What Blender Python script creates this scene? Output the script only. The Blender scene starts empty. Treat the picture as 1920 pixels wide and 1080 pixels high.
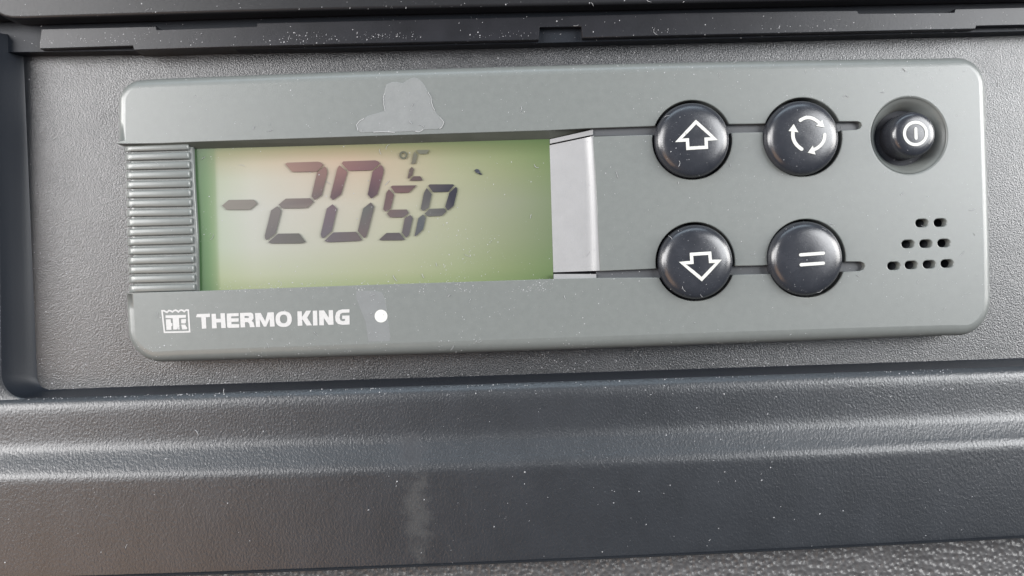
import bpy, bmesh, math, random
import numpy as np
from mathutils import Matrix, Vector
from mathutils.geometry import tessellate_polygon
from mathutils.bvhtree import BVHTree

random.seed(7)
rng = np.random.RandomState(7)
scn = bpy.context.scene
COL = scn.collection
K = 0.000112            # one drawing unit = 0.112 mm (the controller is about 180 mm wide)
D = 1500.0              # camera distance from the controller's face, in drawing units

# ------------------------------------------------------------------ camera
ROT = (Matrix.Rotation(-0.03252, 3, 'Z') @ Matrix.Rotation(-0.01087, 3, 'X') @ Matrix.Rotation(-0.02337, 3, 'Y'))
cam_data = bpy.data.cameras.new('camera')
cam = bpy.data.objects.new('camera', cam_data)
COL.objects.link(cam)
cam.matrix_world = Matrix.Translation((0, 0, D * K)) @ ROT.to_4x4()
cam_data.sensor_width = 36.0
cam_data.lens = 36.0 * 1500.0 / 1920.0
cam_data.clip_start = 0.005
cam_data.clip_end = 50.0
scn.camera = cam

# ------------------------------------------------------------------ light: a cab interior by day
world = bpy.data.worlds.new('World')
scn.world = world
world.use_nodes = True
bg = world.node_tree.nodes['Background']
bg.inputs['Color'].default_value = (0.48, 0.70, 1.0, 1)
bg.inputs['Strength'].default_value = 0.22

def area(name, loc, target, sx, sy, power, color):
    l = bpy.data.lights.new(name, 'AREA')
    l.shape = 'RECTANGLE'; l.size = sx; l.size_y = sy; l.energy = power; l.color = color
    o = bpy.data.objects.new(name, l); COL.objects.link(o)
    o.location = loc
    d = Vector(target) - Vector(loc)
    o.rotation_euler = d.to_track_quat('-Z', 'Y').to_euler()
    return o
area('left_window_light', (-0.80, 0.32, 0.90), (0, 0, 0), 0.62, 0.62, 21.0, (1.0, 0.985, 0.98))
area('left_door_light', (-1.10, 0.20, 0.42), (0, 0, 0), 0.5, 0.6, 19.0, (1.0, 0.98, 0.96))
area('right_door_light', (1.13, 0.20, 0.42), (0, 0, 0), 0.5, 0.6, 19.0, (1.0, 0.985, 0.96))
area('right_window_light', (0.86, 0.32, 0.86), (0, 0, 0), 0.62, 0.62, 20.0, (0.97, 0.985, 1.0))
area('windscreen_light', (0.0, 1.15, 0.62), (0, 0, 0), 1.4, 0.35, 8.0, (0.72, 0.87, 1.0))
area('seat_bounce_light', (-0.44, -0.36, 0.52), (-0.09, -0.04, 0), 0.42, 0.42, 1.6, (1.0, 0.62, 0.36))

scn.view_settings.view_transform = 'Standard'
scn.view_settings.look = 'None'
scn.view_settings.exposure = -0.16
scn.view_settings.gamma = 1.0

# ------------------------------------------------------------------ helpers
def P(px, py, z=0.0):
    """the point of the plane z (drawing units) that the photograph shows at a pixel"""
    d = ROT @ Vector((px - 960.0, -(py - 540.0), -1500.0))
    t = (z - D) / d.z
    return Vector((d.x * t, d.y * t, z))

def empty(name, loc=(0, 0, 0)):
    o = bpy.data.objects.new(name, None); COL.objects.link(o)
    o.location = Vector(loc) * K; o.empty_display_size = 0.01
    return o

def tag(o, label=None, cat=None, kind=None, group=None):
    if label: o['label'] = label
    if cat: o['category'] = cat
    if kind: o['kind'] = kind
    if group: o['group'] = group
    return o

ROOTLOC = {}
def link(name, me, mat=None, parent=None):
    o = bpy.data.objects.new(name, me); COL.objects.link(o)
    if mat: me.materials.append(mat)
    if parent:
        o.parent = parent
        me_loc = Vector((0, 0, 0)); p = parent
        while p: me_loc += p.location; p = p.parent
        if me_loc.length > 0: o.location = -me_loc
    return o

class MB:
    """collects faces in drawing units; build() makes one mesh"""
    def __init__(s): s.v = []; s.f = []; s.sm = []
    def add(s, vs, fs, smooth=True):
        b = len(s.v); s.v += [tuple(p) for p in vs]
        for f in fs: s.f.append(tuple(i + b for i in f)); s.sm.append(smooth)
    def build(s, name, mat, parent=None, colors=None):
        me = bpy.data.meshes.new(name)
        me.from_pydata([(x * K, y * K, z * K) for x, y, z in s.v], [], s.f)
        me.polygons.foreach_set('use_smooth', s.sm)
        if colors is not None:
            a = me.color_attributes.new('tint', 'FLOAT_COLOR', 'POINT')
            a.data.foreach_set('color', np.asarray(colors, dtype=np.float32).ravel())
        me.update()
        return link(name, me, mat, parent)

def ccw(loop):
    a = sum(loop[i][0] * loop[(i + 1) % len(loop)][1] - loop[(i + 1) % len(loop)][0] * loop[i][1] for i in range(len(loop)))
    return a > 0

def offs(loop, rad):
    """inward offset directions (mitred) of a ccw loop"""
    n = len(loop); out = []
    for i in range(n):
        a = Vector(loop[i - 1][:2]); b = Vector(loop[i][:2]); c = Vector(loop[(i + 1) % n][:2])
        d1 = (b - a); d2 = (c - b)
        d1 = d1.normalized() if d1.length > 1e-6 else d2.normalized()
        d2 = d2.normalized() if d2.length > 1e-6 else d1
        n1 = Vector((-d1.y, d1.x)); n2 = Vector((-d2.y, d2.x))
        m = n1 + n2
        if m.length < 1e-3: m = n1
        m.normalize()
        k = min(1.6, 1.0 / max(0.35, m.dot(n1)))
        out.append(m * k)
    return out

def rings(mb, loop, rad, ztop, zbot, hole=False, steps=5):
    """rounded edge and wall along a loop; returns the inner top loop. rad per vertex"""
    if ccw(loop) == hole:
        loop = loop[::-1]; rad = rad[::-1]
    nn = offs(loop, rad)
    n = len(loop); vs = []
    vs += [(p[0], p[1], zbot) for p in loop]
    for k in range(steps + 1):
        ph = math.pi / 2 * k / steps
        for i, p in enumerate(loop):
            r = rad[i]; o = nn[i] * (r * (1 - math.cos(ph)))
            vs.append((p[0] + o.x, p[1] + o.y, ztop - r * (1 - math.sin(ph))))
    fs = []
    for k in range(steps + 1):
        for i in range(n):
            j = (i + 1) % n
            fs.append((k * n + i, k * n + j, (k + 1) * n + j, (k + 1) * n + i))
    mb.add(vs[:2 * n], fs[:n], False)
    mb.add(vs[n:], [tuple(i - n for i in f) for f in fs[n:]], True)
    return [vs[(steps + 1) * n + i] for i in range(n)]

def plate(mb, outer, orad, ztop, zbot, holes=(), hrad=1.5, hbot=None, steps=5, bottom=False):
    loops = [rings(mb, outer, orad if isinstance(orad, list) else [orad] * len(outer), ztop, zbot, False, steps)]
    for hi, h in enumerate(holes):
        loops.append(rings(mb, h, [hrad[hi] if isinstance(hrad, list) else hrad] * len(h), ztop, zbot if hbot is None else hbot, True, 3))
    tris = tessellate_polygon([[Vector((p[0], p[1], 0)) for p in l] for l in loops])
    flat = [(p[0], p[1], ztop) for l in loops for p in l]
    fs = []
    for t in tris:
        a, b, c = (Vector(flat[i]) for i in t)
        s = (b - a).cross(c - a).z
        if abs(s) < 1e-9: continue
        fs.append(tuple(t) if s > 0 else tuple(reversed(t)))
    mb.add(flat, fs, False)

def circle(c, r, n=64, a0=0.0):
    return [(c[0] + r * math.cos(a0 + 2 * math.pi * i / n), c[1] + r * math.sin(a0 + 2 * math.pi * i / n)) for i in range(n)]

def pxloop(pts, z): return [tuple(P(x, y, z)[:2]) for x, y in pts]

def zoomed(pts, ox, oy, s): return [(ox + x / s, oy + y / s) for x, y in pts]

def lathe(mb, c, prof, n=72):
    vs = []; fs = []
    for r, z in prof:
        for i in range(n):
            a = 2 * math.pi * i / n
            vs.append((c[0] + r * math.cos(a), c[1] + r * math.sin(a), z))
    for k in range(len(prof) - 1):
        for i in range(n):
            j = (i + 1) % n
            fs.append((k * n + i, k * n + j, (k + 1) * n + j, (k + 1) * n + i))
    if prof[-1][0] < 0.01:
        pass
    mb.add(vs, fs, True)

def ribbon(mb, pts, w, zf, h=0.8, closed=False, round_caps=True):
    """a raised stroke of width w along a polyline; zf(x, y) is the height of the surface it is printed on"""
    n = len(pts); L = []; Rr = []
    for i in range(n):
        b = Vector(pts[i])
        a = Vector(pts[i - 1]) if (closed or i > 0) else None
        c = Vector(pts[(i + 1) % n]) if (closed or i < n - 1) else None
        d1 = (b - a).normalized() if a is not None else (c - b).normalized()
        d2 = (c - b).normalized() if c is not None else d1
        n1 = Vector((-d1.y, d1.x)); m = (n1 + Vector((-d2.y, d2.x))).normalized()
        k = min(2.2, 1 / max(0.3, m.dot(n1)))
        L.append(b + m * k * w / 2); Rr.append(b - m * k * w / 2)
    top = []; fs = []
    for l, r in zip(L, Rr): top += [l, r]
    m_ = n if closed else n - 1
    for i in range(m_):
        j = (i + 1) % n
        fs.append((2 * i + 1, 2 * j + 1, 2 * j, 2 * i))
    vs = [(p.x, p.y, zf(p.x, p.y) + h) for p in top]
    mb.add(vs, fs, False)
    lo = [(p.x, p.y, zf(p.x, p.y) - 0.6) for p in top]
    side = []
    N = len(vs)
    for i in range(m_):
        j = (i + 1) % n
        side.append((2 * i, 2 * j, 2 * j + N, 2 * i + N)); side.append((2 * j + 1, 2 * i + 1, 2 * i + 1 + N, 2 * j + 1 + N))
    mb.add(vs + lo, side, False)
    if not closed and round_caps:
        for e, q in ((0, 1), (n - 1, n - 2)):
            b = Vector(pts[e]); d = (b - Vector(pts[q])).normalized(); nrm = Vector((-d.y, d.x))
            arc = [b + (nrm * math.cos(t) + d * math.sin(t)) * w / 2 for t in [math.pi * k / 6 for k in range(7)]]
            vv = [(p.x, p.y, zf(p.x, p.y) + h) for p in arc]
            mb.add(vv, [tuple(reversed(range(7)))], False)

def decal(mb, loops, zf, h=0.6):
    """a thin raised print with optional holes"""
    ls = [[Vector((p[0], p[1], 0)) for p in l] for l in loops]
    flat = [p for l in ls for p in l]
    tr = []
    for t in tessellate_polygon(ls):
        a, b, c = (flat[i] for i in t); s = (b - a).cross(c - a).z
        if abs(s) < 1e-9: continue
        tr.append(tuple(t) if s > 0 else tuple(reversed(t)))
    vs = [(p.x, p.y, zf(p.x, p.y) + h) for p in flat]
    lo = [(p.x, p.y, zf(p.x, p.y) - 0.3) for p in flat]
    mb.add(vs, tr, False)
    N = len(vs); b = 0; side = []
    for l in ls:
        n = len(l)
        for i in range(n):
            j = (i + 1) % n
            side.append((b + i, b + j, b + j + N, b + i + N))
        b += n
    mb.add(vs + lo, side, False)

# ------------------------------------------------------------------ materials
def lin(c): return tuple(((v / 255) / 12.92 if v / 255 <= 0.04045 else ((v / 255 + 0.055) / 1.055) ** 2.4) for v in c)

def mat(name, base, rough=0.4, spec=0.5, coat=0.0, coat_rough=0.1, grains=(), mottle=0.0, mscale=40.0, rmottle=0.0, stretch=(1, 1, 1), metallic=0.0):
    """grains: list of (feature size in units, strength, distance in units, kind)"""
    m = bpy.data.materials.new(name); m.use_nodes = True
    nt = m.node_tree; N = nt.nodes; Lk = nt.links
    b = N['Principled BSDF']
    b.inputs['Base Color'].default_value = (*base, 1)
    b.inputs['Roughness'].default_value = rough
    b.inputs['Specular IOR Level'].default_value = spec
    b.inputs['Coat Weight'].default_value = coat
    b.inputs['Coat Roughness'].default_value = coat_rough
    b.inputs['Metallic'].default_value = metallic
    tc = N.new('ShaderNodeTexCoord')
    mp = N.new('ShaderNodeMapping'); mp.inputs['Scale'].default_value = tuple(s / K for s in stretch)
    Lk.new(tc.outputs['Object'], mp.inputs['Vector'])
    prev = None
    for size, strength, dist, kind in grains:
        if kind == 'vor':
            t = N.new('ShaderNodeTexVoronoi'); t.feature = 'SMOOTH_F1'; t.inputs['Smoothness'].default_value = 0.6
            out = t.outputs['Distance']
        else:
            t = N.new('ShaderNodeTexNoise'); t.inputs['Detail'].default_value = 3.0 if kind == 'noise' else 6.0
            t.inputs['Roughness'].default_value = 0.6
            out = t.outputs['Fac']
        t.inputs['Scale'].default_value = 1.0 / size
        Lk.new(mp.outputs['Vector'], t.inputs['Vector'])
        bp = N.new('ShaderNodeBump'); bp.inputs['Strength'].default_value = strength; bp.inputs['Distance'].default_value = dist * K
        Lk.new(out, bp.inputs['Height'])
        if prev: Lk.new(prev.outputs['Normal'], bp.inputs['Normal'])
        prev = bp
    if prev:
        Lk.new(prev.outputs['Normal'], b.inputs['Normal'])
        if coat: Lk.new(prev.outputs['Normal'], b.inputs['Coat Normal'])
    if mottle or rmottle:
        t = N.new('ShaderNodeTexNoise'); t.inputs['Scale'].default_value = 1.0 / mscale; t.inputs['Detail'].default_value = 8.0
        t.inputs['Roughness'].default_value = 0.65
        Lk.new(mp.outputs['Vector'], t.inputs['Vector'])
        if mottle:
            r = N.new('ShaderNodeMapRange')
            r.inputs['From Min'].default_value = 0.3; r.inputs['From Max'].default_value = 0.7
            r.inputs['To Min'].default_value = 1 - mottle; r.inputs['To Max'].default_value = 1 + mottle
            Lk.new(t.outputs['Fac'], r.inputs['Value'])
            mx = N.new('ShaderNodeVectorMath'); mx.operation = 'SCALE'; mx.inputs[0].default_value = base
            Lk.new(r.outputs['Result'], mx.inputs['Scale'])
            Lk.new(mx.outputs['Vector'], b.inputs['Base Color'])
        if rmottle:
            r = N.new('ShaderNodeMapRange')
            r.inputs['From Min'].default_value = 0.3; r.inputs['From Max'].default_value = 0.7
            r.inputs['To Min'].default_value = rough - rmottle; r.inputs['To Max'].default_value = rough + rmottle
            Lk.new(t.outputs['Fac'], r.inputs['Value']); Lk.new(r.outputs['Result'], b.inputs['Roughness'])
    return m

M_housing = mat('grey_satin_plastic', (0.107, 0.114, 0.109), 0.36, 0.6, grains=((2.2, 0.3, 0.4, 'noise'),), mottle=0.045, mscale=14, rmottle=0.015)
M_ramp = mat('silver_satin_plastic', (0.19, 0.19, 0.192), 0.34, 0.7, grains=((2.5, 0.3, 0.5, 'noise'),), mottle=0.05, mscale=30)
M_bevel = mat('shaded_underside_plastic', (0.075, 0.080, 0.068), 0.5, 0.4, grains=((3, 0.3, 0.5, 'noise'),), mottle=0.1)  # housing plastic, with the shade of the bezel's underside put into its colour
M_dark = mat('unlit_black_plastic', (0.014, 0.015, 0.019), 0.6, 0.2)
M_button = mat('black_button_plastic', (0.018, 0.019, 0.023), 0.26, 0.6, grains=((2.4, 0.25, 0.35, 'noise'),), mottle=0.15, mscale=30, rmottle=0.04)
M_white = mat('white_print', (0.41, 0.41, 0.385), 0.5, 0.3, mottle=0.12, mscale=5)
M_silverprint = mat('silver_print', (0.33, 0.325, 0.32), 0.45, 0.4, mottle=0.08, mscale=4)
M_film = mat('dried_glue_film', (0.140, 0.145, 0.143), 0.33, 0.6, grains=((14, 0.5, 1.2, 'noise'),), mottle=0.06, mscale=30)
M_floor = mat('grained_black_plastic', (0.009, 0.009, 0.010), 0.33, 0.92, grains=((2.8, 1.0, 1.05, 'noise'), (26, 0.3, 0.6, 'noise')), mottle=0.25, mscale=70, rmottle=0.05)
M_wall = mat('smooth_black_plastic', (0.010, 0.012, 0.016), 0.45, 0.2, grains=((3, 0.3, 0.6, 'noise'),))
M_rail = mat('rail_plastic', (0.009, 0.009, 0.011), 0.34, 0.33, grains=((5, 0.3, 0.35, 'noise'),), mottle=0.3, mscale=60)
M_ledge = mat('leather_grained_plastic', (0.013, 0.0142, 0.0165), 0.34, 0.75, grains=((5.0, 0.8, 0.95, 'noise'), (2.6, 0.3, 0.4, 'noise')), mottle=0.2, mscale=90, stretch=(1.25, 0.9, 1))
M_lid = mat('lid_plastic', (0.010, 0.010, 0.011), 0.36, 0.3, grains=((4, 0.3, 0.7, 'noise'),), mottle=0.12, mscale=60)
M_pad = mat('soft_touch_dash', (0.058, 0.057, 0.058), 0.42, 0.45, grains=((10, 1.0, 5.0, 'vor'), (4, 0.5, 1.2, 'noise')), mottle=0.15, mscale=60)
M_dust = mat('pale_dust', (0.27, 0.27, 0.275), 0.8, 0.2)
M_crumb = mat('black_crumb', (0.02, 0.022, 0.03), 0.4, 0.5)

def smudge(m, px_c, px_r, base, rough, spec):
    """a dried run of liquid: an irregular dull patch with a shape of its own"""
    nt = m.node_tree; N = nt.nodes; Lk = nt.links; b = N['Principled BSDF']
    tc = N.new('ShaderNodeTexCoord'); nz = N.new('ShaderNodeTexNoise'); nz.inputs['Scale'].default_value = 0.06 / K; nz.inputs['Detail'].default_value = 6
    Lk.new(tc.outputs['Object'], nz.inputs['Vector'])
    c = P(px_c[0], px_c[1], 28) * K
    sub = N.new('ShaderNodeVectorMath'); sub.operation = 'SUBTRACT'; sub.inputs[1].default_value = c; Lk.new(tc.outputs['Object'], sub.inputs[0])
    rot = N.new('ShaderNodeMapping'); rot.inputs['Rotation'].default_value = (0, 0, 0.03)
    rot.inputs['Scale'].default_value = (1 / (px_r[0] * K), 1 / (px_r[1] * K), 0); Lk.new(sub.outputs['Vector'], rot.inputs['Vector'])
    ln = N.new('ShaderNodeVectorMath'); ln.operation = 'LENGTH'; Lk.new(rot.outputs['Vector'], ln.inputs[0])
    ad = N.new('ShaderNodeMath'); ad.operation = 'MULTIPLY_ADD'; ad.inputs[1].default_value = 3.0; ad.inputs[2].default_value = -1.5; Lk.new(nz.outputs['Fac'], ad.inputs[0])
    s_ = N.new('ShaderNodeMath'); s_.operation = 'ADD'; Lk.new(ln.outputs['Value'], s_.inputs[0]); Lk.new(ad.outputs['Value'], s_.inputs[1])
    mr = N.new('ShaderNodeMapRange'); mr.interpolation_type = 'SMOOTHSTEP'
    mr.inputs['From Min'].default_value = 1.6; mr.inputs['From Max'].default_value = 0.1; Lk.new(s_.outputs['Value'], mr.inputs['Value'])
    for sock, val in (('Base Color', (*base, 1)), ('Roughness', rough), ('Specular IOR Level', spec)):
        mx = N.new('ShaderNodeMix'); mx.data_type = 'RGBA' if sock == 'Base Color' else 'FLOAT'
        i0, i1, o0 = (6, 7, 2) if sock == 'Base Color' else (2, 3, 0)
        Lk.new(mr.outputs['Result'], mx.inputs[0])
        if b.inputs[sock].is_linked: Lk.new(b.inputs[sock].links[0].from_socket, mx.inputs[i0])
        else: mx.inputs[i0].default_value = b.inputs[sock].default_value
        mx.inputs[i1].default_value = val
        Lk.new(mx.outputs[o0], b.inputs[sock])
smudge(M_ledge, (783, 965), (21, 70), (0.024, 0.025, 0.026), 0.42, 0.65)
smudge(M_ledge, (770, 846), (20, 26), (0.018, 0.019, 0.022), 0.5, 0.35)

def tinted(name, rough, emis, grains=(), coat=0.0):
    m = mat(name, (0.5, 0.5, 0.5), rough, 0.4, coat=coat, coat_rough=0.12, grains=grains)
    nt = m.node_tree; b = nt.nodes['Principled BSDF']
    a = nt.nodes.new('ShaderNodeVertexColor'); a.layer_name = 'tint'
    nt.links.new(a.outputs['Color'], b.inputs['Base Color'])
    if emis:
        nt.links.new(a.outputs['Color'], b.inputs['Emission Color']); b.inputs['Emission Strength'].default_value = emis
    return m
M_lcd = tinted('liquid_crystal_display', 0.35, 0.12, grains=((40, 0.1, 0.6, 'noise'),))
M_seg = tinted('display_segment', 0.45, 0.05)

# ------------------------------------------------------------------ temperature controller
ctl = tag(empty('temperature_controller', (129, 126, -68)),
          'grey temperature controller with green display reading minus 20 and round black keys', 'temperature controller')

def bez(p0, pc, p1, n=9):
    out = []
    for i in range(n):
        t = i / (n - 1)
        out.append(((1 - t) ** 2 * p0[0] + 2 * t * (1 - t) * pc[0] + t * t * p1[0], (1 - t) ** 2 * p0[1] + 2 * t * (1 - t) * pc[1] + t * t * p1[1]))
    return out

def corner(p0, pc, p1, n=11):     # a rounder corner than a parabola
    a = 0.56
    c0 = (p0[0] + (pc[0] - p0[0]) * a, p0[1] + (pc[1] - p0[1]) * a); c1 = (p1[0] + (pc[0] - p1[0]) * a, p1[1] + (pc[1] - p1[1]) * a)
    out = []
    for i in range(n):
        t = i / (n - 1); u = 1 - t
        out.append(tuple(u ** 3 * p0[k] + 3 * u * u * t * c0[k] + 3 * u * t * t * c1[k] + t ** 3 * p1[k] for k in (0, 1)))
    return out

def crv(pts, n=24):               # smooth polyline through pixel points (quadratic fit in x)
    xs = [p[0] for p in pts]; ys = [p[1] for p in pts]
    c = np.polyfit(xs, ys, 2)
    return [(x, float(np.polyval(c, x))) for x in np.linspace(xs[0], xs[-1], n)]

R = 18.0
px = []; rad = []; zz = []
def addp(pts, r, z):
    for p in pts: px.append(p); rad.append(r); zz.append(z)
addp([(225.5, 271), (225.5, 230)], R, -R)
addp(corner((225.5, 192), (227, 152.5), (268, 150.5)), R, -R)
addp(crv([(300, 149), (640, 133.5), (1000, 124), (1280, 118), (1600, 112), (1760, 109.5)]), 21.0, -R)
addp(corner((1790, 109), (1838, 108), (1842, 160)), R, -R)
addp([(1845, 250), (1848, 350), (1851, 460)], R, -R)
addp(corner((1852.5, 560), (1853, 624), (1800, 629)), R, -R)
addp(crv([(1760, 630), (1600, 636), (1280, 648), (960, 659), (640, 669.5), (340, 677)]), 25.0, -R)
addp(corner((305, 678.5), (247, 679), (243, 618)), R, -R)
addp([(241, 580), (240, 551)], R, -R)
addp([(240, 549.5)], 1.2, -R)
addp([(300, 547.5), (372, 545.5), (700, 534), (1038, 523), (1120, 521)], 1.2, 0)

HOLES = {'A': ((1298, 262.3), 74.5), 'B': ((1505, 257), 74), 'C': ((1303.8, 490.6), 74), 'D': ((1512, 484.2), 73.5)}
def arc_between(key, y_left, y_right, upper, going_right):
    (cx, cy), r = HOLES[key]
    yl = y_left - cy; yr = y_right - cy
    al = math.pi - math.asin(max(-1, min(1, -yl / r))); ar = math.asin(max(-1, min(1, -yr / r)))   # angles with y up
    if upper: a0, a1 = al, ar
    else: a0, a1 = al, ar + 2 * math.pi
    pts = [(cx + r * math.cos(a0 + (a1 - a0) * i / 40), cy - r * math.sin(a0 + (a1 - a0) * i / 40)) for i in range(41)]
    return pts if going_right else pts[::-1]
# lower slot, out and back
addp(arc_between('C', 520, 515, False, True), 1.8, 0)
addp(arc_between('D', 513.5, 509, False, True), 1.8, 0)
addp([(1612, 508), (1619, 505), (1622, 499.5), (1620, 493.5), (1613, 490.5)], 1.0, 0)
addp(arc_between('D', 497.5, 491, True, False), 1.8, 0)
addp(arc_between('C', 504, 499, True, False), 1.8, 0)
addp([(1125, 508)], 1.0, 0)
addp([(1119, 380), (1112, 256)], 1.0, 0)
addp(arc_between('A', 252.5, 248.5, False, True), 1.8, 0)
addp(arc_between('B', 247.5, 244, False, True), 1.8, 0)
addp([(1606, 243), (1613, 240.5), (1616, 235.5), (1614, 230), (1608, 227.5)], 1.0, 0)
addp(arc_between('B', 232, 228, True, False), 1.8, 0)
addp(arc_between('A', 236.5, 233, True, False), 1.8, 0)
addp([(1105, 240.5), (1030, 244.5), (700, 255), (372, 266), (300, 269)], 1.2, 0)
addp([(226, 271.8)], 1.2, -R)

outer_i = [i for i, q in enumerate(rad) if q > 5]
for _ in range(30):                # blend the edge radius round the corners
    rad2 = rad[:]
    for i in outer_i[1:-1]:
        if rad[i - 1] > 5 and rad[i + 1] > 5: rad2[i] = (rad[i - 1] + 2 * rad[i] + rad[i + 1]) / 4
    rad = rad2
loop = [tuple(P(p[0], p[1], z)[:2]) for p, z in zip(px, zz)]
power_c = P(1704.5, 254.2, 0)
holes = [circle(power_c, 71.5, 72)]
speaker_px = [(1728.5, 418.3), (1763, 417.5), (1702.5, 457.6), (1736, 457), (1769.8, 455.8), (1675.8, 498.6), (1708.6, 496.9), (1742.4, 495.8), (1775.8, 494.2)]
for sx, sy in speaker_px:
    c = P(sx, sy, 0); h = []
    for k in range(10): a = -math.pi / 2 + math.pi * k / 9; h.append((c.x + 4.6 + 7.6 * math.cos(a), c.y + 7.6 * math.sin(a)))
    for k in range(10): a = math.pi / 2 + math.pi * k / 9; h.append((c.x - 4.6 + 7.6 * math.cos(a), c.y + 7.6 * math.sin(a)))
    holes.append(h)
mb = MB()
plate(mb, loop, rad, 0.0, -66.0, holes, hrad=[4.0] + [1.6] * 9, hbot=-16.0, steps=6)
mb.build('housing', M_housing, ctl)

# dark plate added inside the unit so that its gaps look shaded
mb = MB()
a_, b_, c_, d_ = P(262, 300, -30), P(1830, 150, -30), P(1838, 600, -30), P(262, 640, -30)
plate(mb, [tuple(q[:2]) for q in (d_, c_, b_, a_)], 1.0, -30.0, -43.0)
mb.build('dark_gap_backing', M_dark, ctl)

# sloping underside of the upper bezel, down to the display
mb = MB()
top = [P(x, y, -1.2) for x, y in ((240, 271.6), (372, 266.4), (700, 255.3), (1030, 244.9), (1104, 241))]
bot = [P(x, y, -19.5) for x, y in ((240, 279), (372, 279), (700, 270), (1030, 260.5), (1104, 243.5))]
mb.add(top + bot, [(i, i + 5, i + 6, i + 1) for i in range(4)], False)
mb.build('window_bevel', M_bevel, ctl)

# ribbed grip at the left of the display
grip_mb = MB()
gl = [(240.5, 277), (247.5, 548), (371.5, 545), (370, 440), (364, 340), (361.5, 275)]
zg = -11.0
glw = [P(x, y, zg)[:2] for x, y in gl]
plate(grip_mb, [tuple(p) for p in glw], [8, 8, 2.5, 2.5, 2.5, 2.5], zg, -66.0, steps=5)
grip = grip_mb.build('ribbed_grip', M_housing, ctl)
gy = [286.5, 303.4, 320.6, 338.0, 355.8, 373.3, 391.0, 408.2, 427.4, 444.9, 462.6, 480.1, 497.9, 515.2, 533.2]     # grooves at the left
gr = [283.0, 300.2, 317.8, 335.8, 353.1, 371.2, 389.2, 406.6, 424.0, 441.3, 459.2, 477.2, 494.8, 512.6, 530.3]     # and at the right
edges_l = [272.0] + gy + [549.5]; edges_r = [268.0] + gr + [546.0]
for k in range(16):
    yt, yb = edges_l[k] + 1.6, edges_l[k + 1] - 1.6
    ytr, ybr = edges_r[k] + 1.6, edges_r[k + 1] - 1.6
    if k == 15: yb += 1.2; ybr += 1.2
    m_ = (yt + yb) / 2
    xl = 234.5 + (m_ - 280) * 0.0285; xr = 355.0 + (m_ - 280) * 0.043
    mb = MB(); stations = []
    for (dx, dz) in ((0, -34), (0.3, -20), (1.4, -13), (4.0, -8), (8.5, -5.2), (14, -4.2)): stations.append((xl + dx, dz))
    stations += [(xr - 7, -4.2), (xr - 3.5, -5.0), (xr - 0.8, -7.5), (xr, -11.5)]
    vs = []
    prof = ((0.0, -7.5), (0.03, -2.8), (0.09, -0.9), (0.18, -0.1), (0.5, 0.0), (0.82, -0.1), (0.91, -0.9), (0.97, -2.8), (1.0, -7.5))
    jit = random.uniform(-0.25, 0.25)
    for sxx, dz in stations:
        t = (sxx - xl) / (xr - xl)
        ya = yt + (ytr - yt) * t + jit; yc = yb + (ybr - yb) * t + jit
        for u, dd in prof:
            q = P(sxx, ya + (yc - ya) * u, dz + dd)
            vs.append(q)
    n = len(prof); fs = []
    for i in range(len(stations) - 1):
        for j in range(n - 1):
            fs.append((i * n + j, i * n + j + 1, (i + 1) * n + j + 1, (i + 1) * n + j))
    mb.add(vs, fs, True)
    mb.build('rib', M_housing, grip)

# the display
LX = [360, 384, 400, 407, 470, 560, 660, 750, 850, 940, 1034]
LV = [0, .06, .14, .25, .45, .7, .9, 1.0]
LT = [   # cell colours with backlight and edge depth painted in: green rim, straw middle
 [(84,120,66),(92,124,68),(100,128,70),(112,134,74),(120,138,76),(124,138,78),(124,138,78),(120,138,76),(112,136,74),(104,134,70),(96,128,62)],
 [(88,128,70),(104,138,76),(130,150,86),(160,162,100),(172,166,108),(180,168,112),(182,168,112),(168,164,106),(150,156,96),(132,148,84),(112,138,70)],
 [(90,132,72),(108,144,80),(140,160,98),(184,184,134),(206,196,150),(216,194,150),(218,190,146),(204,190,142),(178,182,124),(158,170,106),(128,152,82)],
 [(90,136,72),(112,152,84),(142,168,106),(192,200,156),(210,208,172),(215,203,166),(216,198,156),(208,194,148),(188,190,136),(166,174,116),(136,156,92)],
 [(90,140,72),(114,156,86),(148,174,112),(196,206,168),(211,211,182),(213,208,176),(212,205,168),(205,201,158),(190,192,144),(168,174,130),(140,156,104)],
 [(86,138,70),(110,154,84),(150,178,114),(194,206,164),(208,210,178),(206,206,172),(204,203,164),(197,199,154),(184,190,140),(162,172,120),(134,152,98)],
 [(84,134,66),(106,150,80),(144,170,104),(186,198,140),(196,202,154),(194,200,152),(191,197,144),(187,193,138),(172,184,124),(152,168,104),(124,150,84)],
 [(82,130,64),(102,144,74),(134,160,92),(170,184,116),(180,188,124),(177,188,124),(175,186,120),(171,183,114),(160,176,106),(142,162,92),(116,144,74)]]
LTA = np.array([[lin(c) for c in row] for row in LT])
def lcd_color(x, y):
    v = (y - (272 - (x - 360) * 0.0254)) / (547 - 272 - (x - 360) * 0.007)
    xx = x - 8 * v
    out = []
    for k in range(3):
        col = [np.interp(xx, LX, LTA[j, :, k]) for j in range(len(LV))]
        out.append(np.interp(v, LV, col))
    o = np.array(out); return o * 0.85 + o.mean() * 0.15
ZL = -20.0
c00, c10, c11, c01 = (359.5, 272), (1030.5, 255), (1037.5, 525), (371, 547)
nx, ny = 150, 60
vs = []; cols = []
for j in range(ny + 1):
    for i in range(nx + 1):
        u = (i / nx); v = j / ny
        x = (1 - v) * ((1 - u) * c00[0] + u * c10[0]) + v * ((1 - u) * c01[0] + u * c11[0])
        y = (1 - v) * ((1 - u) * c00[1] + u * c10[1]) + v * ((1 - u) * c01[1] + u * c11[1])
        vs.append(P(x, y, ZL)); cols.append((*(lcd_color(x, y) * np.array([0.325, 0.325, 0.385])), 1))
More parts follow.
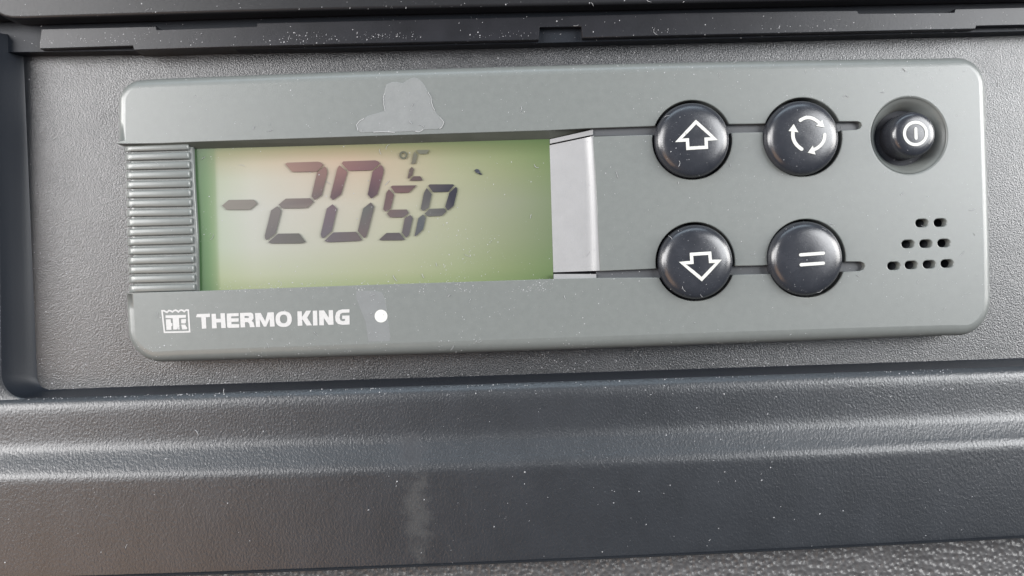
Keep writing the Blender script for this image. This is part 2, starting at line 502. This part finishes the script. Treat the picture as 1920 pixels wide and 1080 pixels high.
fs = [(j * (nx + 1) + i, (j + 1) * (nx + 1) + i, (j + 1) * (nx + 1) + i + 1, j * (nx + 1) + i + 1) for j in range(ny) for i in range(nx)]
nb = len(vs)
mb = MB(); mb.add(vs, fs, False)
cr = [0, nx, (ny + 1) * (nx + 1) - 1, ny * (nx + 1)]
low = [(vs[i].x, vs[i].y, ZL - 8) for i in cr]
mb.add([vs[i] for i in cr] + low, [(0, 1, 5, 4), (1, 2, 6, 5), (2, 3, 7, 6), (3, 0, 4, 7), (4, 5, 6, 7)], False)
cols += [cols[i] for i in cr] * 2
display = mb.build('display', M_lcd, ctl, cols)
display['label'] = 'green liquid crystal display window reading minus 20 degrees C and SP'

SEGC = [((560, 313), (160, 116, 98)), ((600, 320), (140, 98, 88)), ((600, 360), (108, 88, 86)), ((560, 383), (132, 118, 108)), ((515, 410), (118, 110, 106)), ((520, 440), (104, 98, 98)), ((560, 450), (98, 96, 88)), ((450, 384), (134, 126, 114)),
        ((630, 320), (150, 100, 88)), ((670, 308), (142, 84, 92)), ((710, 330), (124, 78, 84)), ((690, 365), (84, 58, 72)), ((630, 360), (100, 68, 76)), ((615, 400), (116, 94, 104)), ((610, 430), (104, 94, 104)), ((650, 445), (90, 84, 86)), ((690, 400), (98, 104, 98)), ((680, 435), (108, 92, 92)),
        ((755, 355), (124, 82, 80)), ((725, 375), (112, 76, 80)), ((745, 400), (118, 96, 92)), ((765, 420), (102, 92, 98)), ((735, 443), (86, 78, 82)),
        ((825, 352), (46, 42, 62)), ((850, 370), (38, 38, 60)), ((798, 370), (88, 86, 86)), ((810, 398), (108, 106, 100)), ((788, 420), (82, 92, 98)),
        ((756, 291), (104, 106, 82)), ((785, 285), (118, 120, 96)), ((777, 300), (118, 112, 90)), ((770, 322), (104, 82, 74)), ((780, 334), (98, 72, 74))]
GP = np.array([s[0] for s in SEGC], float); GC = np.array([lin(s[1]) for s in SEGC])
def seg_color(x, y):
    d = ((GP[:, 0] - x) ** 2 + (GP[:, 1] - y) ** 2) / 200.0
    w = 1.0 / (d + 0.1) ** 1.8
    o = (w[:, None] * GC).sum(0) / w.sum(); return o * 0.72 + o.mean() * 0.28
S1, S2, S3, S0 = (460, 280, 5.684), (590, 280, 5.684), (700, 270, 5.684), (340, 240, 3.4286)
segs = [
 (S0, [(262, 498), (305, 462), (465, 460), (488, 485), (440, 525), (290, 525)]),
 (S1, [(425, 155), (445, 142), (770, 131), (800, 137), (833, 165), (760, 238), (500, 240)]),
 (S1, [(845, 180), (862, 200), (871, 230), (870, 260), (812, 490), (740, 540), (705, 500), (765, 245)]),
 (S1, [(430, 525), (690, 520), (728, 560), (655, 625), (395, 628), (355, 590)]),
 (S1, [(340, 605), (382, 652), (322, 895), (228, 968), (210, 950), (207, 920), (275, 650)]),
 (S1, [(350, 898), (572, 895), (640, 985), (615, 1000), (275, 1003), (243, 990)]),
 (S2, [(290, 150), (305, 128), (645, 117), (672, 126), (700, 150), (610, 222), (360, 228)]),
 (S2, [(262, 170), (348, 240), (280, 480), (195, 542), (165, 510), (240, 210)]),
 (S2, [(708, 165), (728, 192), (735, 220), (730, 260), (668, 480), (603, 525), (565, 480), (618, 235)]),
 (S2, [(190, 585), (238, 632), (182, 872), (90, 950), (70, 930), (65, 900), (130, 630)]),
 (S2, [(598, 565), (635, 610), (560, 900), (545, 935), (525, 945), (460, 870), (517, 630)]),
 (S2, [(200, 885), (440, 878), (505, 965), (480, 975), (140, 990), (105, 975)]),
 (S3, [(185, 455), (205, 443), (462, 440), (380, 518), (232, 520)]),
 (S3, [(165, 480), (220, 540), (185, 690), (130, 722), (105, 695), (140, 520)]),
 (S3, [(185, 700), (355, 697), (378, 735), (325, 780), (180, 782), (145, 742)]),
 (S3, [(395, 755), (420, 790), (380, 970), (350, 1000), (305, 945), (335, 790)]),
 (S3, [(140, 948), (275, 945), (335, 1018), (320, 1024), (75, 1026), (66, 1016)]),
 (S3, [(585, 445), (600, 430), (845, 429), (862, 438), (800, 508), (635, 512)]),
 (S3, [(568, 468), (622, 535), (590, 680), (530, 715), (505, 690), (540, 520)]),
 (S3, [(880, 455), (895, 475), (893, 500), (855, 660), (795, 710), (765, 670), (810, 520)]),
 (S3, [(600, 690), (755, 685), (778, 720), (730, 765), (575, 770), (548, 740)]),
 (S3, [(530, 750), (558, 785), (530, 910), (450, 985), (440, 975), (480, 790)]),
 (S3, [(460, 67), (475, 63), (595, 62), (570, 105), (490, 105)]),
 (S3, [(437, 80), (468, 120), (450, 205), (425, 215), (405, 210), (424, 120)]),
 (S3, [(410, 242), (432, 268), (415, 335), (372, 372), (366, 358), (386, 268)]),
 (S3, [(430, 343), (500, 343), (527, 388), (385, 390)]),
]
def segment(loops_px):
    loops_w = [pxloop(l, ZL + 2.6) for l in loops_px]
    mb = MB(); decal(mb, loops_w, lambda x, y: ZL + 2.4, 0.2)
    flat = [p for l in loops_px for p in l]
    c = [(*(seg_color(*p) * 0.38), 1) for p in flat]
    mb.build('segment', M_seg, display, c + c + c)
for (ox, oy, s), pts in segs:
    segment([zoomed(pts, ox, oy, s)])
segment([[(756.3 + 7.6 * math.cos(t), 290.8 + 7.6 * math.sin(t)) for t in np.linspace(0, 2 * math.pi, 28, endpoint=False)],
         [(756.3 + 4.5 * math.cos(t), 290.8 + 4.5 * math.sin(t)) for t in np.linspace(0, 2 * math.pi, 28, endpoint=False)]])

# silver ramp rising from the display to the key field
def strip_mesh(name, xs_top, xs_bot, yt, yb, zs, m, rows=10, bow=None):
    vs = []; n = len(xs_top)
    for j in range(rows + 1):
        v = j / rows
        for i in range(n):
            y0 = yt(xs_top[i]); y1 = yb(xs_bot[i]); y = y0 + (y1 - y0) * v
            x = xs_top[i] + (xs_bot[i] - xs_top[i]) * v + (bow * 4 * v * (1 - v) * (i / (n - 1)) if bow else 0)
            vs.append(P(x, y, zs[i]))
    fs = [(j * n + i, (j + 1) * n + i, (j + 1) * n + i + 1, j * n + i + 1) for j in range(rows) for i in range(n - 1)]
    mb = MB(); mb.add(vs, fs, True)
    b0 = len(vs)      # edge walls down
    wall = []
    for i in range(n): wall += [vs[i], (vs[i].x, vs[i].y, vs[i].z - 6)]
    mb.add(wall, [(2 * i, 2 * i + 2, 2 * i + 3, 2 * i + 1) for i in range(n - 1)], False)
    wall = []
    for i in range(n): q = vs[rows * n + i]; wall += [q, (q.x, q.y, q.z - 6)]
    mb.add(wall, [(2 * i, 2 * i + 1, 2 * i + 3, 2 * i + 2) for i in range(n - 1)], False)
    return mb.build(name, m, ctl)
xt = [1030.5, 1050, 1075, 1094, 1099, 1103, 1106.5, 1110, 1113.5]
xb = [1037.5, 1057, 1082, 1101, 1107, 1112, 1116.5, 1121, 1125]
strip_mesh('window_ramp', xt, xb, lambda x: 272.5 - (x - 1030) * 0.21, lambda x: 510.5 - (x - 1037) * 0.035,
           [-19.8, -16.0, -11.1, -7.2, -6.1, -4.4, -2.6, -1.3, -0.85], M_ramp, 12, 3.0)
# light strips that line the slots beside the ramp
strip_mesh('groove_strip', [1031, 1070, 1100, 1112], [1031, 1070, 1100, 1112], lambda x: 261.5 - (x - 1030) * 0.225, lambda x: 269.5 - (x - 1030) * 0.21, [-19, -12, -7, -6], M_ramp, 2)
M_groove = mat('groove_plastic', (0.05, 0.052, 0.056), 0.40, 0.5, grains=((2.2, 0.3, 0.4, 'noise'),))
for x0, x1, ya, yb, z in ((1106, 1240, 238, 255, -9), (1362, 1440, 232, 252, -10), (1568, 1620, 225, 248, -11), (1118, 1242, 505, 524, -10), (1368, 1448, 497, 519, -11), (1574, 1626, 489, 513, -12)):
    strip_mesh('groove_strip', [x0, x1], [x0, x1], lambda x: ya - (x - x0) * 0.015, lambda x: yb - (x - x0) * 0.015, [z, z], M_groove, 2)
strip_mesh('groove_strip', [1038, 1080, 1118], [1038, 1080, 1118], lambda x: 513.8, lambda x: 524, [-8, -7, -5.5], M_ramp, 2)

# round keys
BPROF = [(70, -29), (70, 0), (69.7, 5), (68.6, 9.5), (66.2, 13.4), (62.5, 16.6), (57.5, 19.0), (51, 20.8), (42, 22.2), (30, 23.3), (16, 23.9), (0.0, 24.1)]
def dome(c, prof=BPROF):
    pr = sorted(prof)
    rs = [p[0] for p in pr]; zs = [p[1] for p in pr]
    return lambda x, y: float(np.interp(math.hypot(x - c[0], y - c[1]), rs, zs))
def key(px_, label):
    c = P(px_[0], px_[1], 18)
    mb = MB(); lathe(mb, c, BPROF, 80)
    k = mb.build('button', M_button, ctl); k['label'] = label
    return k, dome(c)
def sym(parent, strokes, zf, polys=(), name='symbol'):
    mb = MB()
    for pts, w, closed in strokes:
        pw = [tuple(P(x, y, 23.5)[:2]) for x, y in pts]
        fine = []
        n = len(pw); m_ = n if closed else n - 1
        for i in range(m_):
            a = pw[i]; b = pw[(i + 1) % n]
            if math.hypot(b[0] - a[0], b[1] - a[1]) > 8:
                fine += [a, (a[0] * .5 + b[0] * .5, a[1] * .5 + b[1] * .5)]
            else: fine.append(a)
        if not closed: fine.append(pw[-1])
        ribbon(mb, fine, w, zf, 0.9, closed)
    for poly in polys:
        decal(mb, [[tuple(P(x, y, 23.5)[:2]) for x, y in poly]], zf, 1.4)
    return mb.build(name, M_white, parent)
Z5 = lambda pts: zoomed(pts, 1200, 160, 4.364)
Z6 = lambda pts: zoomed(pts, 1200, 380, 4.364)
kA, zA = key((1300.6, 260.8), 'round black key with an up arrow outline')
sym(kA, [(Z5([(458, 300), (610, 437), (540, 441), (543, 507), (391, 516), (387, 447), (314, 452)]), 6.0, True)], zA)
kB, zB = key((1507.2, 256.8), 'round black key with three circling arrows')
def arc3(a, b, c, n=14):
    out = []
    for i in range(n):
        t = i / (n - 1)
        # quadratic through the three points
        out.append(tuple(2 * (t - .5) * (t - 1) * a[k] - 4 * t * (t - 1) * b[k] + 2 * t * (t - .5) * c[k] for k in (0, 1)))
    return out
sym(kB, [(arc3(*Z5([(1310, 287), (1390, 264), (1472, 312)])), 6.0, False),
         (arc3(*Z5([(1512, 402), (1490, 476), (1420, 528)])), 6.0, False),
         (arc3(*Z5([(1322, 522), (1262, 458), (1252, 375)])), 6.4, False)], zB,
    [Z5([(1492, 283), (1438, 333), (1508, 344)]), Z5([(1372, 552), (1412, 494), (1436, 566)]), Z5([(1256, 318), (1214, 374), (1294, 386)])])
kC, zC = key((1307.3, 490.8), 'round black key with a down arrow outline')
sym(kC, [(Z6([(420, 423), (570, 413), (576, 481), (645, 478), (505, 626), (346, 494), (424, 489)]), 6.0, True)], zC)
kD, zD = key((1514.6, 484.2), 'round black key with two short level bars')
sym(kD, [(Z6([(1312, 427), (1500, 413)]), 6.0, False), (Z6([(1316, 508), (1500, 495)]), 6.0, False)], zD)

# on/off key in its dished well
mb = MB()
lathe(mb, power_c, [(53, -29.5), (54, -27), (55.5, -23), (59, -17), (64, -10), (68, -5), (70.8, -3.0), (71.4, -2.0)], 80)
mb.build('power_button_well', M_housing, ctl)
PP = [(42.5, -29), (42.5, 8), (42.0, 12.5), (40.4, 16.5), (37.4, 19.6), (33, 21.6), (26, 22.6), (14, 23.2), (0.0, 23.4)]
mb = MB(); lathe(mb, power_c, PP, 72)
kp = mb.build('power_button', M_button, ctl); kp['label'] = 'small black power key with a ring and bar mark'
zp = dome(power_c, PP)
rc = P(1716.2, 250.3, 23)
mb = MB()
ro = circle(rc, 23.6, 48); ri = circle(rc, 18.0, 48)
vs = [(x, y, zp(x, y) + 0.9) for x, y in ro] + [(x, y, zp(x, y) + 0.9) for x, y in ri]
mb.add(vs, [(i, (i + 1) % 48, 48 + (i + 1) % 48, 48 + i) for i in range(48)], False)
b1 = P(1716.6, 241.5, 23); b2 = P(1717.2, 259.5, 23)
ribbon(mb, [tuple(b1[:2]), tuple(b2[:2])], 5.4, zp, 0.9)
mb.build('symbol', M_white, kp)

# lettering on the lower bezel
flat0 = lambda x, y: 0.0
def letter(loops_px, name='letter', m=None):
    mb = MB(); decal(mb, [pxloop(l, 0) for l in loops_px], flat0, 0.45)
    return mb.build(name, m or M_silverprint, ctl)
ZA = lambda pts: zoomed(pts, 360, 570, 12)
ZB = lambda pts: zoomed(pts, 500, 570, 12)
ell = lambda cx, cy, rx, ry: [(cx + rx * math.copysign(abs(math.cos(t)) ** .85, math.cos(t)), cy + ry * math.copysign(abs(math.sin(t)) ** .85, math.sin(t))) for t in np.linspace(0, 2 * math.pi, 32, endpoint=False)]
letter([ZA([(92, 296), (112, 226), (405, 218), (405, 294), (314, 298), (325, 550), (226, 556), (210, 300)])])
letter([ZA([(440, 222), (538, 220), (546, 335), (648, 332), (640, 208), (738, 206), (762, 538), (660, 542), (655, 412), (550, 415), (558, 546), (453, 550)])])
letter([ZA([(782, 216), (1050, 204), (1050, 270), (884, 280), (884, 322), (1050, 322), (1050, 395), (888, 402), (892, 452), (1065, 455), (1065, 530), (825, 538), (800, 528), (792, 500)])])
letter([ZA([(1080, 202), (1320, 194), (1362, 210), (1382, 250), (1385, 330), (1345, 380), (1385, 415), (1412, 518), (1305, 522), (1290, 440), (1255, 408), (1192, 408), (1198, 524), (1095, 528)]),
        ZA([(1183, 270), (1183, 315), (1275, 314), (1288, 292), (1275, 270)])])
letter([ZA([(1420, 206), (1545, 200), (1648, 385), (1702, 192), (1840, 185), (1862, 505), (1755, 508), (1748, 335), (1672, 506), (1618, 508), (1527, 345), (1536, 515), (1440, 518)])])
letter([ZB(ell(383, 340, 182, 176)), ZB(ell(383, 336, 82, 98))])
letter([ZB([(692, 166), (790, 162), (797, 292), (890, 152), (1002, 148), (912, 310), (1020, 480), (900, 485), (800, 335), (806, 486), (700, 490)])])
letter([ZB([(1038, 152), (1135, 148), (1145, 480), (1045, 484)])])
letter([ZB([(1178, 148), (1290, 142), (1400, 310), (1394, 140), (1492, 137), (1506, 465), (1396, 470), (1288, 318), (1290, 478), (1186, 480)])])
letter([ZB([(1865, 118), (1862, 192), (1705, 198), (1658, 225), (1640, 300), (1660, 365), (1710, 388), (1765, 375), (1762, 335), (1700, 335), (1700, 262), (1865, 258), (1868, 460), (1700, 468), (1605, 448), (1552, 385), (1540, 290), (1565, 192), (1620, 142), (1700, 122)])])
ZE = lambda pts: zoomed(pts, 296, 570, 16.875)
mb = MB()
ribbon(mb, pxloop(ZE([(212, 895), (600, 888), (1008, 876), (985, 530), (965, 195), (905, 188), (868, 208), (835, 238), (790, 205), (735, 192), (690, 212), (650, 248), (605, 212), (560, 194), (510, 212), (462, 250), (410, 218), (350, 208), (292, 262), (240, 240), (195, 212), (135, 215), (165, 500)]), 0), 2.9, flat0, 0.45, True)
for pl in ([(245, 360), (890, 345), (890, 430), (665, 445), (690, 805), (490, 808), (470, 450), (245, 440)],
           [(255, 487), (405, 482), (420, 600), (462, 612), (462, 690), (428, 705), (432, 815), (275, 820)],
           [(742, 482), (880, 472), (892, 500), (890, 590), (850, 615), (742, 610)],
           [(742, 655), (860, 650), (938, 765), (915, 800), (775, 806)]):
    decal(mb, [pxloop(ZE(pl), 0)], flat0, 0.45)
mb.build('emblem', M_silverprint, ctl)
letter([[(714.5 + 12 * math.cos(t), 592.6 + 12 * math.sin(t)) for t in np.linspace(0, 2 * math.pi, 36, endpoint=False)]], 'round_dot', M_white)

# dried glue where a label was torn off
gpx = zoomed([(500, 232), (560, 206), (620, 200), (690, 216), (730, 190), (780, 160), (830, 148), (870, 170), (905, 195), (940, 240), (975, 320), (1005, 365), (1015, 430), (1035, 490), (1065, 550), (1112, 600), (1155, 655), (1130, 715), (1080, 738), (1000, 735), (920, 742), (870, 762), (800, 758), (740, 762), (600, 768), (450, 766), (280, 772), (225, 776), (182, 745), (172, 690), (205, 645), (300, 582), (380, 560), (440, 542), (492, 528), (480, 450), (474, 380), (488, 300)], 640, 120, 6)
mb = MB()
plate(mb, pxloop(gpx, 0), 0.8, 0.55, -0.2, steps=2)
gf = mb.build('glue_residue', M_film, ctl); gf['label'] = 'pale dried glue patch above the display'
mb = MB()      # curled rim of the residue
gw = pxloop(gpx, 0)
for a0, a1 in ((10, 14), (15, 18), (20, 22), (24, 26), (28, 31), (34, 37)):
    seg_ = gw[a0:a1 + 1]
    fine = []
    for i in range(len(seg_) - 1):
        for t in (0, .5): fine.append((seg_[i][0] * (1 - t) + seg_[i + 1][0] * t + random.uniform(-.5, .5), seg_[i][1] * (1 - t) + seg_[i + 1][1] * t + random.uniform(-.5, .5)))
    ribbon(mb, fine, 1.1, lambda x, y: 0.5, random.uniform(.5, 1.1))
mb.build('glue_rim', mat('glue_rim_pale', (0.27, 0.27, 0.27), 0.3, 0.6), gf)
g2 = [(668, 546), (700, 545), (716, 548), (722, 562), (724, 575), (727, 600), (732, 632), (731, 640), (690, 641), (688, 620), (684, 600), (674, 575), (668, 560)]
g2 = [(x - 0.0, y) for x, y in g2]
M_film2 = mat('thin_glue_smear', (0.122, 0.127, 0.127), 0.37, 0.5, grains=((12, 0.3, 0.8, 'noise'),), mottle=0.05, mscale=20)
mb = MB(); plate(mb, pxloop(g2, 0), 0.3, 0.22, -0.2, steps=1)
gs = mb.build('glue_residue', M_film2, ctl); gs['label'] = 'faint glue smear behind the white dot'

# ------------------------------------------------------------------ console: recess, ledge, hinge rail
con = tag(empty('dash_console', (0, 0, -68)), 'black grained console with shallow recess round the controller and ridged ledge below', 'console')
ZF = -68.0
# floor
mb = MB()
f0, f1, f2, f3 = P(-60, 30, ZF), P(2350, 0, ZF), P(2350, 730, ZF), P(-60, 790, ZF)
mb.add([f3, f2, f1, f0], [(0, 1, 2, 3)], False)
mb.build('recess_floor', M_floor, con)
# wall
cols4 = np.array([0., 640., 1280., 1920.])
def rowfit(ys):
    c = np.polyfit(cols4, ys, 2)
    def f(x):
        xc = min(max(x, -100), 2020)
        s = 2 * c[0] * xc + c[1]
        return float(np.polyval(c, xc) + s * (x - xc))
    return f
rim_y = rowfit([748, 728, 708, 686.5])
rim_px = []; in_px = []
for x in np.linspace(2400, 60, 50):
    rim_px.append((x, rim_y(x))); in_px.append((x if x > 200 else x + (200 - x) * 0.22, rim_y(x) - 15.5))
cor = corner((48, rim_y(48)), (3, rim_y(3)), (2.5, 700), 12)
icor = corner((92, rim_y(92) - 15.5), (70, rim_y(70) - 15.5), (70, 706), 12)
for p, q in zip(cor, icor): rim_px.append(p); in_px.append(q)
for y in np.linspace(660, 60, 14): rim_px.append((2.5 - (700 - y) * 0.012, y)); in_px.append((70 - (706 - y) * 0.043, y + 4))
rimw = [P(x, y, -12) for x, y in rim_px]
innw = [P(x, y, ZF) for x, y in in_px]
n = len(rimw)
prof = [(0, 0), (0.04, .12), (0.13, .28), (0.26, .44), (0.42, .60), (0.58, .75), (0.74, .87), (0.88, .95), (1.0, 1.0), (1.06, 1.02)]
vs = []
for t, h in prof:
    for i in range(n):
        q = rimw[i].lerp(innw[i], t); vs.append((q.x, q.y, -12 + (ZF + 12) * h))
fs = [(k * n + i, k * n + i + 1, (k + 1) * n + i + 1, (k + 1) * n + i) for k in range(len(prof) - 1) for i in range(n - 1)]
mb = MB(); mb.add(vs, fs, True); mb.build('recess_wall', M_wall, con)
# rim at the left of the recess
mb = MB()
lw = rimw[50:]
out = [Vector((-1400, q.y, -11)) for q in lw]
lw = [Vector((q.x, q.y, -12)) for q in lw]
mid = [Vector((q.x - 5, q.y - 2, -9.5)) for q in lw]
m_ = len(lw)
mb.add(lw + mid + out, [(k * m_ + i, (k + 1) * m_ + i, (k + 1) * m_ + i + 1, k * m_ + i + 1) for k in range(2) for i in range(m_ - 1)], True)
mb.build('side_rim', M_ledge, con)
# ledge: profile rows from the recess rim down to the front edge
ROWS = [([748, 728, 708, 686.5], -12), ([751, 731.5, 711.5, 690], -9), ([757, 738, 718, 696], -4.6), ([764, 745.5, 725, 703], -1.9), ([772, 753.5, 733, 711], -0.6),
        ([783, 764, 744, 721], 0), ([812, 795, 775, 750], 0.5), ([833, 816, 796, 771], 1.5), ([846, 829, 809, 784], 4.0), ([857, 841, 820, 795], 8.5), ([872, 858, 837, 810], 16),
        ([886, 873, 851, 822], 22.6), ([894, 881, 859, 830], 25.5), ([903, 889, 867, 838], 27), ([920, 905, 883, 854], 27.4), ([985, 968, 946, 917], 27.2), ([1075, 1053, 1029, 995], 26.0),
        ([1086, 1063.5, 1039.5, 1005], 24.6), ([1090, 1067, 1043, 1008.5], 21), ([1090.5, 1067.5, 1043.5, 1009], 8), ([1084, 1062, 1039, 1006], -60)]
xs = np.linspace(-400, 2400, 90)
rows = []
for ys, z in ROWS:
    f = rowfit(ys); rows.append([P(x, f(x), z) for x in xs])
def cat(p0, p1, p2, p3, t):
    return 0.5 * ((2 * p1) + (p2 - p0) * t + (2 * p0 - 5 * p1 + 4 * p2 - p3) * t * t + (3 * p1 - p0 - 3 * p2 + p3) * t ** 3)
fine = []
for k in range(len(rows) - 1):
    for t in ((0, .25, .5, .75) if k < len(rows) - 3 else (0,)):
        a = rows[max(0, k - 1)]; b = rows[k]; c = rows[k + 1]; d = rows[min(len(rows) - 1, k + 2)]
        fine.append([cat(a[i], b[i], c[i], d[i], t) for i in range(len(xs))])
fine.append(rows[-1])
n = len(xs)
vs = [p for r in fine for p in r]
fs = [(k * n + i, (k + 1) * n + i, (k + 1) * n + i + 1, k * n + i + 1) for k in range(len(fine) - 1) for i in range(n - 1)]
mb = MB(); mb.add(vs, fs, True); mb.build('lower_ledge', M_ledge, con)

# hinge rail with its slots, above the recess
zr = -22.0
rail_px = [(77, 54), (120, 53), (293, 49), (294, 55.5), (481, 49.5), (482, 43), (640, 39.5), (960, 32.5), (1280, 24), (1500, 20.5), (1608, 19.5), (1610, 25), (1789, 23), (1791, 16.5), (1920, 13.5), (2350, 4),
           (2350, 36), (1920, 47), (1831, 48.5), (1829, 54), (1700, 57), (1550, 60.5), (1280, 66), (1092, 70.5), (1090, 49.5), (1012, 50.5), (1010, 74), (640, 82.5), (400, 89), (251, 93.5), (248.5, 85.5), (74, 91)]
mb = MB(); plate(mb, pxloop(rail_px, zr), 1.3, zr, ZF + 1, steps=3); rail = mb.build('hinge_rail', M_rail, con)
mb = MB()
back = [P(-200, 101, -38), P(-200, -160, -38), P(2350, -200, -38), P(2350, 48, -38), P(1280, 74, -38), P(640, 90, -38)]
plate(mb, [tuple(q[:2]) for q in back], 1.0, -38, ZF - 2); mb.build('hinge_channel', M_wall, con)

# open cover above
lid_px = [(-160, 30), (-20, 29), (-2, 27), (8, 31.5), (22, 34.5), (45, 34.8), (100, 33), (400, 24), (640, 17.5), (960, 11), (1280, 5), (1600, -1.5), (1920, -8), (2350, -18), (2350, -420), (-160, -380)]
mb = MB()
plate(mb, pxloop(lid_px, 6), 5.0, 6, -30, steps=4)
lid = mb.build('cover_lid', M_lid, None)
tag(lid, 'grey plastic edge of the opened cover along the top above the hinge slots', 'cover')

# dashboard pad under the ledge
mb = MB()
g = 60
q0, q1, q2, q3 = P(-500, 1030, -52), P(2500, 930, -52), P(2500, 1500, -52), P(-500, 1500, -52)
mb.add([q3, q2, q1, q0], [(0, 1, 2, 3)], False)
dash = mb.build('dashboard_surface', M_pad, None)
tag(dash, 'grey leather grained dashboard surface showing below the ledge at bottom right', None, 'structure')

# ------------------------------------------------------------------ dust, flakes and lint
bpy.context.view_layer.update()
V = []; F = []
for o in scn.objects:
    if o.type != 'MESH': continue
    b = len(V); mw = o.matrix_world
    V += [mw @ v.co for v in o.data.vertices]
    F += [tuple(i + b for i in p.vertices) for p in o.data.polygons]
bvh = BVHTree.FromPolygons(V, F)
def drop(x, y):
    h = bvh.ray_cast(Vector((x * K, y * K, 0.02)), Vector((0, 0, -1)))
    return (h[0] / K, h[1]) if h[0] is not None else (None, None)
def flake(mb, c, nrm, s):
    t = nrm.orthogonal().normalized(); u = nrm.cross(t)
    a0 = random.uniform(0, 6.28); st = random.uniform(0.45, 1.0); n = random.choice((4, 5))
    ring = [c + (t * math.cos(a0 + 6.283 * k / n) + u * math.sin(a0 + 6.283 * k / n) * st) * s * random.uniform(0.6, 1.1) for k in range(n)]
    mb.add(ring + [c + nrm * s * random.uniform(0.35, 0.8)], [(k, (k + 1) % n, n) for k in range(n)], False)
def fibre(mb, c, nrm, L, w):
    a = random.uniform(0, 6.28); k = random.uniform(-0.12, 0.12)
    pts = []; p = c + nrm * w * 0.8
    n = 7
    for i in range(n):
        pts.append(p.copy()); p = p + Vector((math.cos(a), math.sin(a), 0)) * (L / n); a += k * L / n + random.uniform(-.15, .15)
    vs = []
    for i, q in enumerate(pts):
        d = (pts[min(i + 1, n - 1)] - pts[max(i - 1, 0)]).normalized(); s = d.cross(Vector((0, 0, 1)))
        ww = w * (0.4 if i in (0, n - 1) else 1)
        vs += [q + s * ww / 2, q + Vector((0, 0, ww * .7)), q - s * ww / 2]
    mb.add(vs, [f for i in range(n - 1) for f in ((3 * i, 3 * i + 1, 3 * i + 4, 3 * i + 3), (3 * i + 1, 3 * i + 2, 3 * i + 5, 3 * i + 4))], False)
dust = MB(); lint = MB()
from mathutils import noise as mnoise
def clump(x, y):
    v = mnoise.noise(Vector((x / 130.0, y / 70.0, 3.1))) + 0.6 * mnoise.noise(Vector((x / 35.0, y / 28.0, 9.7)))
    return min(1.0, max(0.08, 0.45 + 1.5 * v))
def scatter(cnt, x0, x1, y0, y1, smin, smax, power=2.5, lintc=0, keep=None):
    i = 0
    for _ in range(cnt + lintc):
        x = random.uniform(x0, x1); y = random.uniform(y0, y1)
        if random.random() > clump(x, y) * (keep(x, y) if keep else 1): continue
        q = P(x, y, 0); c, nr = drop(q.x, q.y)
        if c is None: continue
        # aim again at the true height so that the flake lies near the pixel chosen
        q = P(x, y, c.z); c, nr = drop(q.x, q.y)
        if c is None or nr.z < 0.2: continue
        if _ < cnt: flake(dust, c, nr, smin + (smax - smin) * random.random() ** power)
        else: fibre(lint, c, nr, random.uniform(5, 18), random.uniform(0.5, 1.0))
scatter(4400, -60, 2000, 92, 740, 0.5, 1.7, 3, 30)                          # everywhere on recess and unit
scatter(3200, 60, 1900, 640, 745, 0.5, 1.9, 3, 22)                           # floor below the unit
scatter(2000, 60, 1900, 60, 140, 0.5, 2.0, 3, 20)                            # floor above the unit
scatter(440, 0, 1900, 0, 90, 0.5, 1.9, 3, 14)
scatter(800, 0, 1920, 735, 1060, 0.5, 2.2, 3.5, 14, lambda x, y: 0.35 + 0.65 * (x > 700))
scatter(1800, 640, 1038, 380, 530, 0.4, 1.5, 3, 12, lambda x, y: max(0.03, ((x - 640) / 400) * ((y - 400) / 125)))  # lower right of display
scatter(800, 380, 1038, 527, 548, 0.5, 1.6, 2.5, 2)
scatter(160, 1200, 1640, 170, 580, 0.4, 1.4, 3, 4)
scatter(200, 1640, 1880, 380, 640, 0.4, 1.5, 3, 10)
scatter(800, 240, 1840, 120, 665, 0.35, 0.9, 2, 90)
o = dust.build('dust_flakes', M_dust, None); tag(o, 'pale dust flakes lying over the controller, recess and ledge', 'dust', 'stuff')
o = lint.build('lint_fibres', M_dust, None); tag(o, 'fine pale lint fibres caught on the plastic surfaces', 'lint', 'stuff')
# the black crumb on the display
mb = MB()
cp = zoomed([(110, 258), (122, 249), (137, 251), (148, 266), (150, 275), (164, 284), (158, 291), (143, 286), (134, 279), (121, 275)], 860, 250, 3.726)
decal(mb, [pxloop(cp, -19)], lambda x, y: -19.6 + 0.6 * math.sin(x * 1.3), 1.6)
o = mb.build('dirt_crumb', M_crumb, None); tag(o, 'tiny black crumb of dirt on the green display right of the reading', 'crumb')
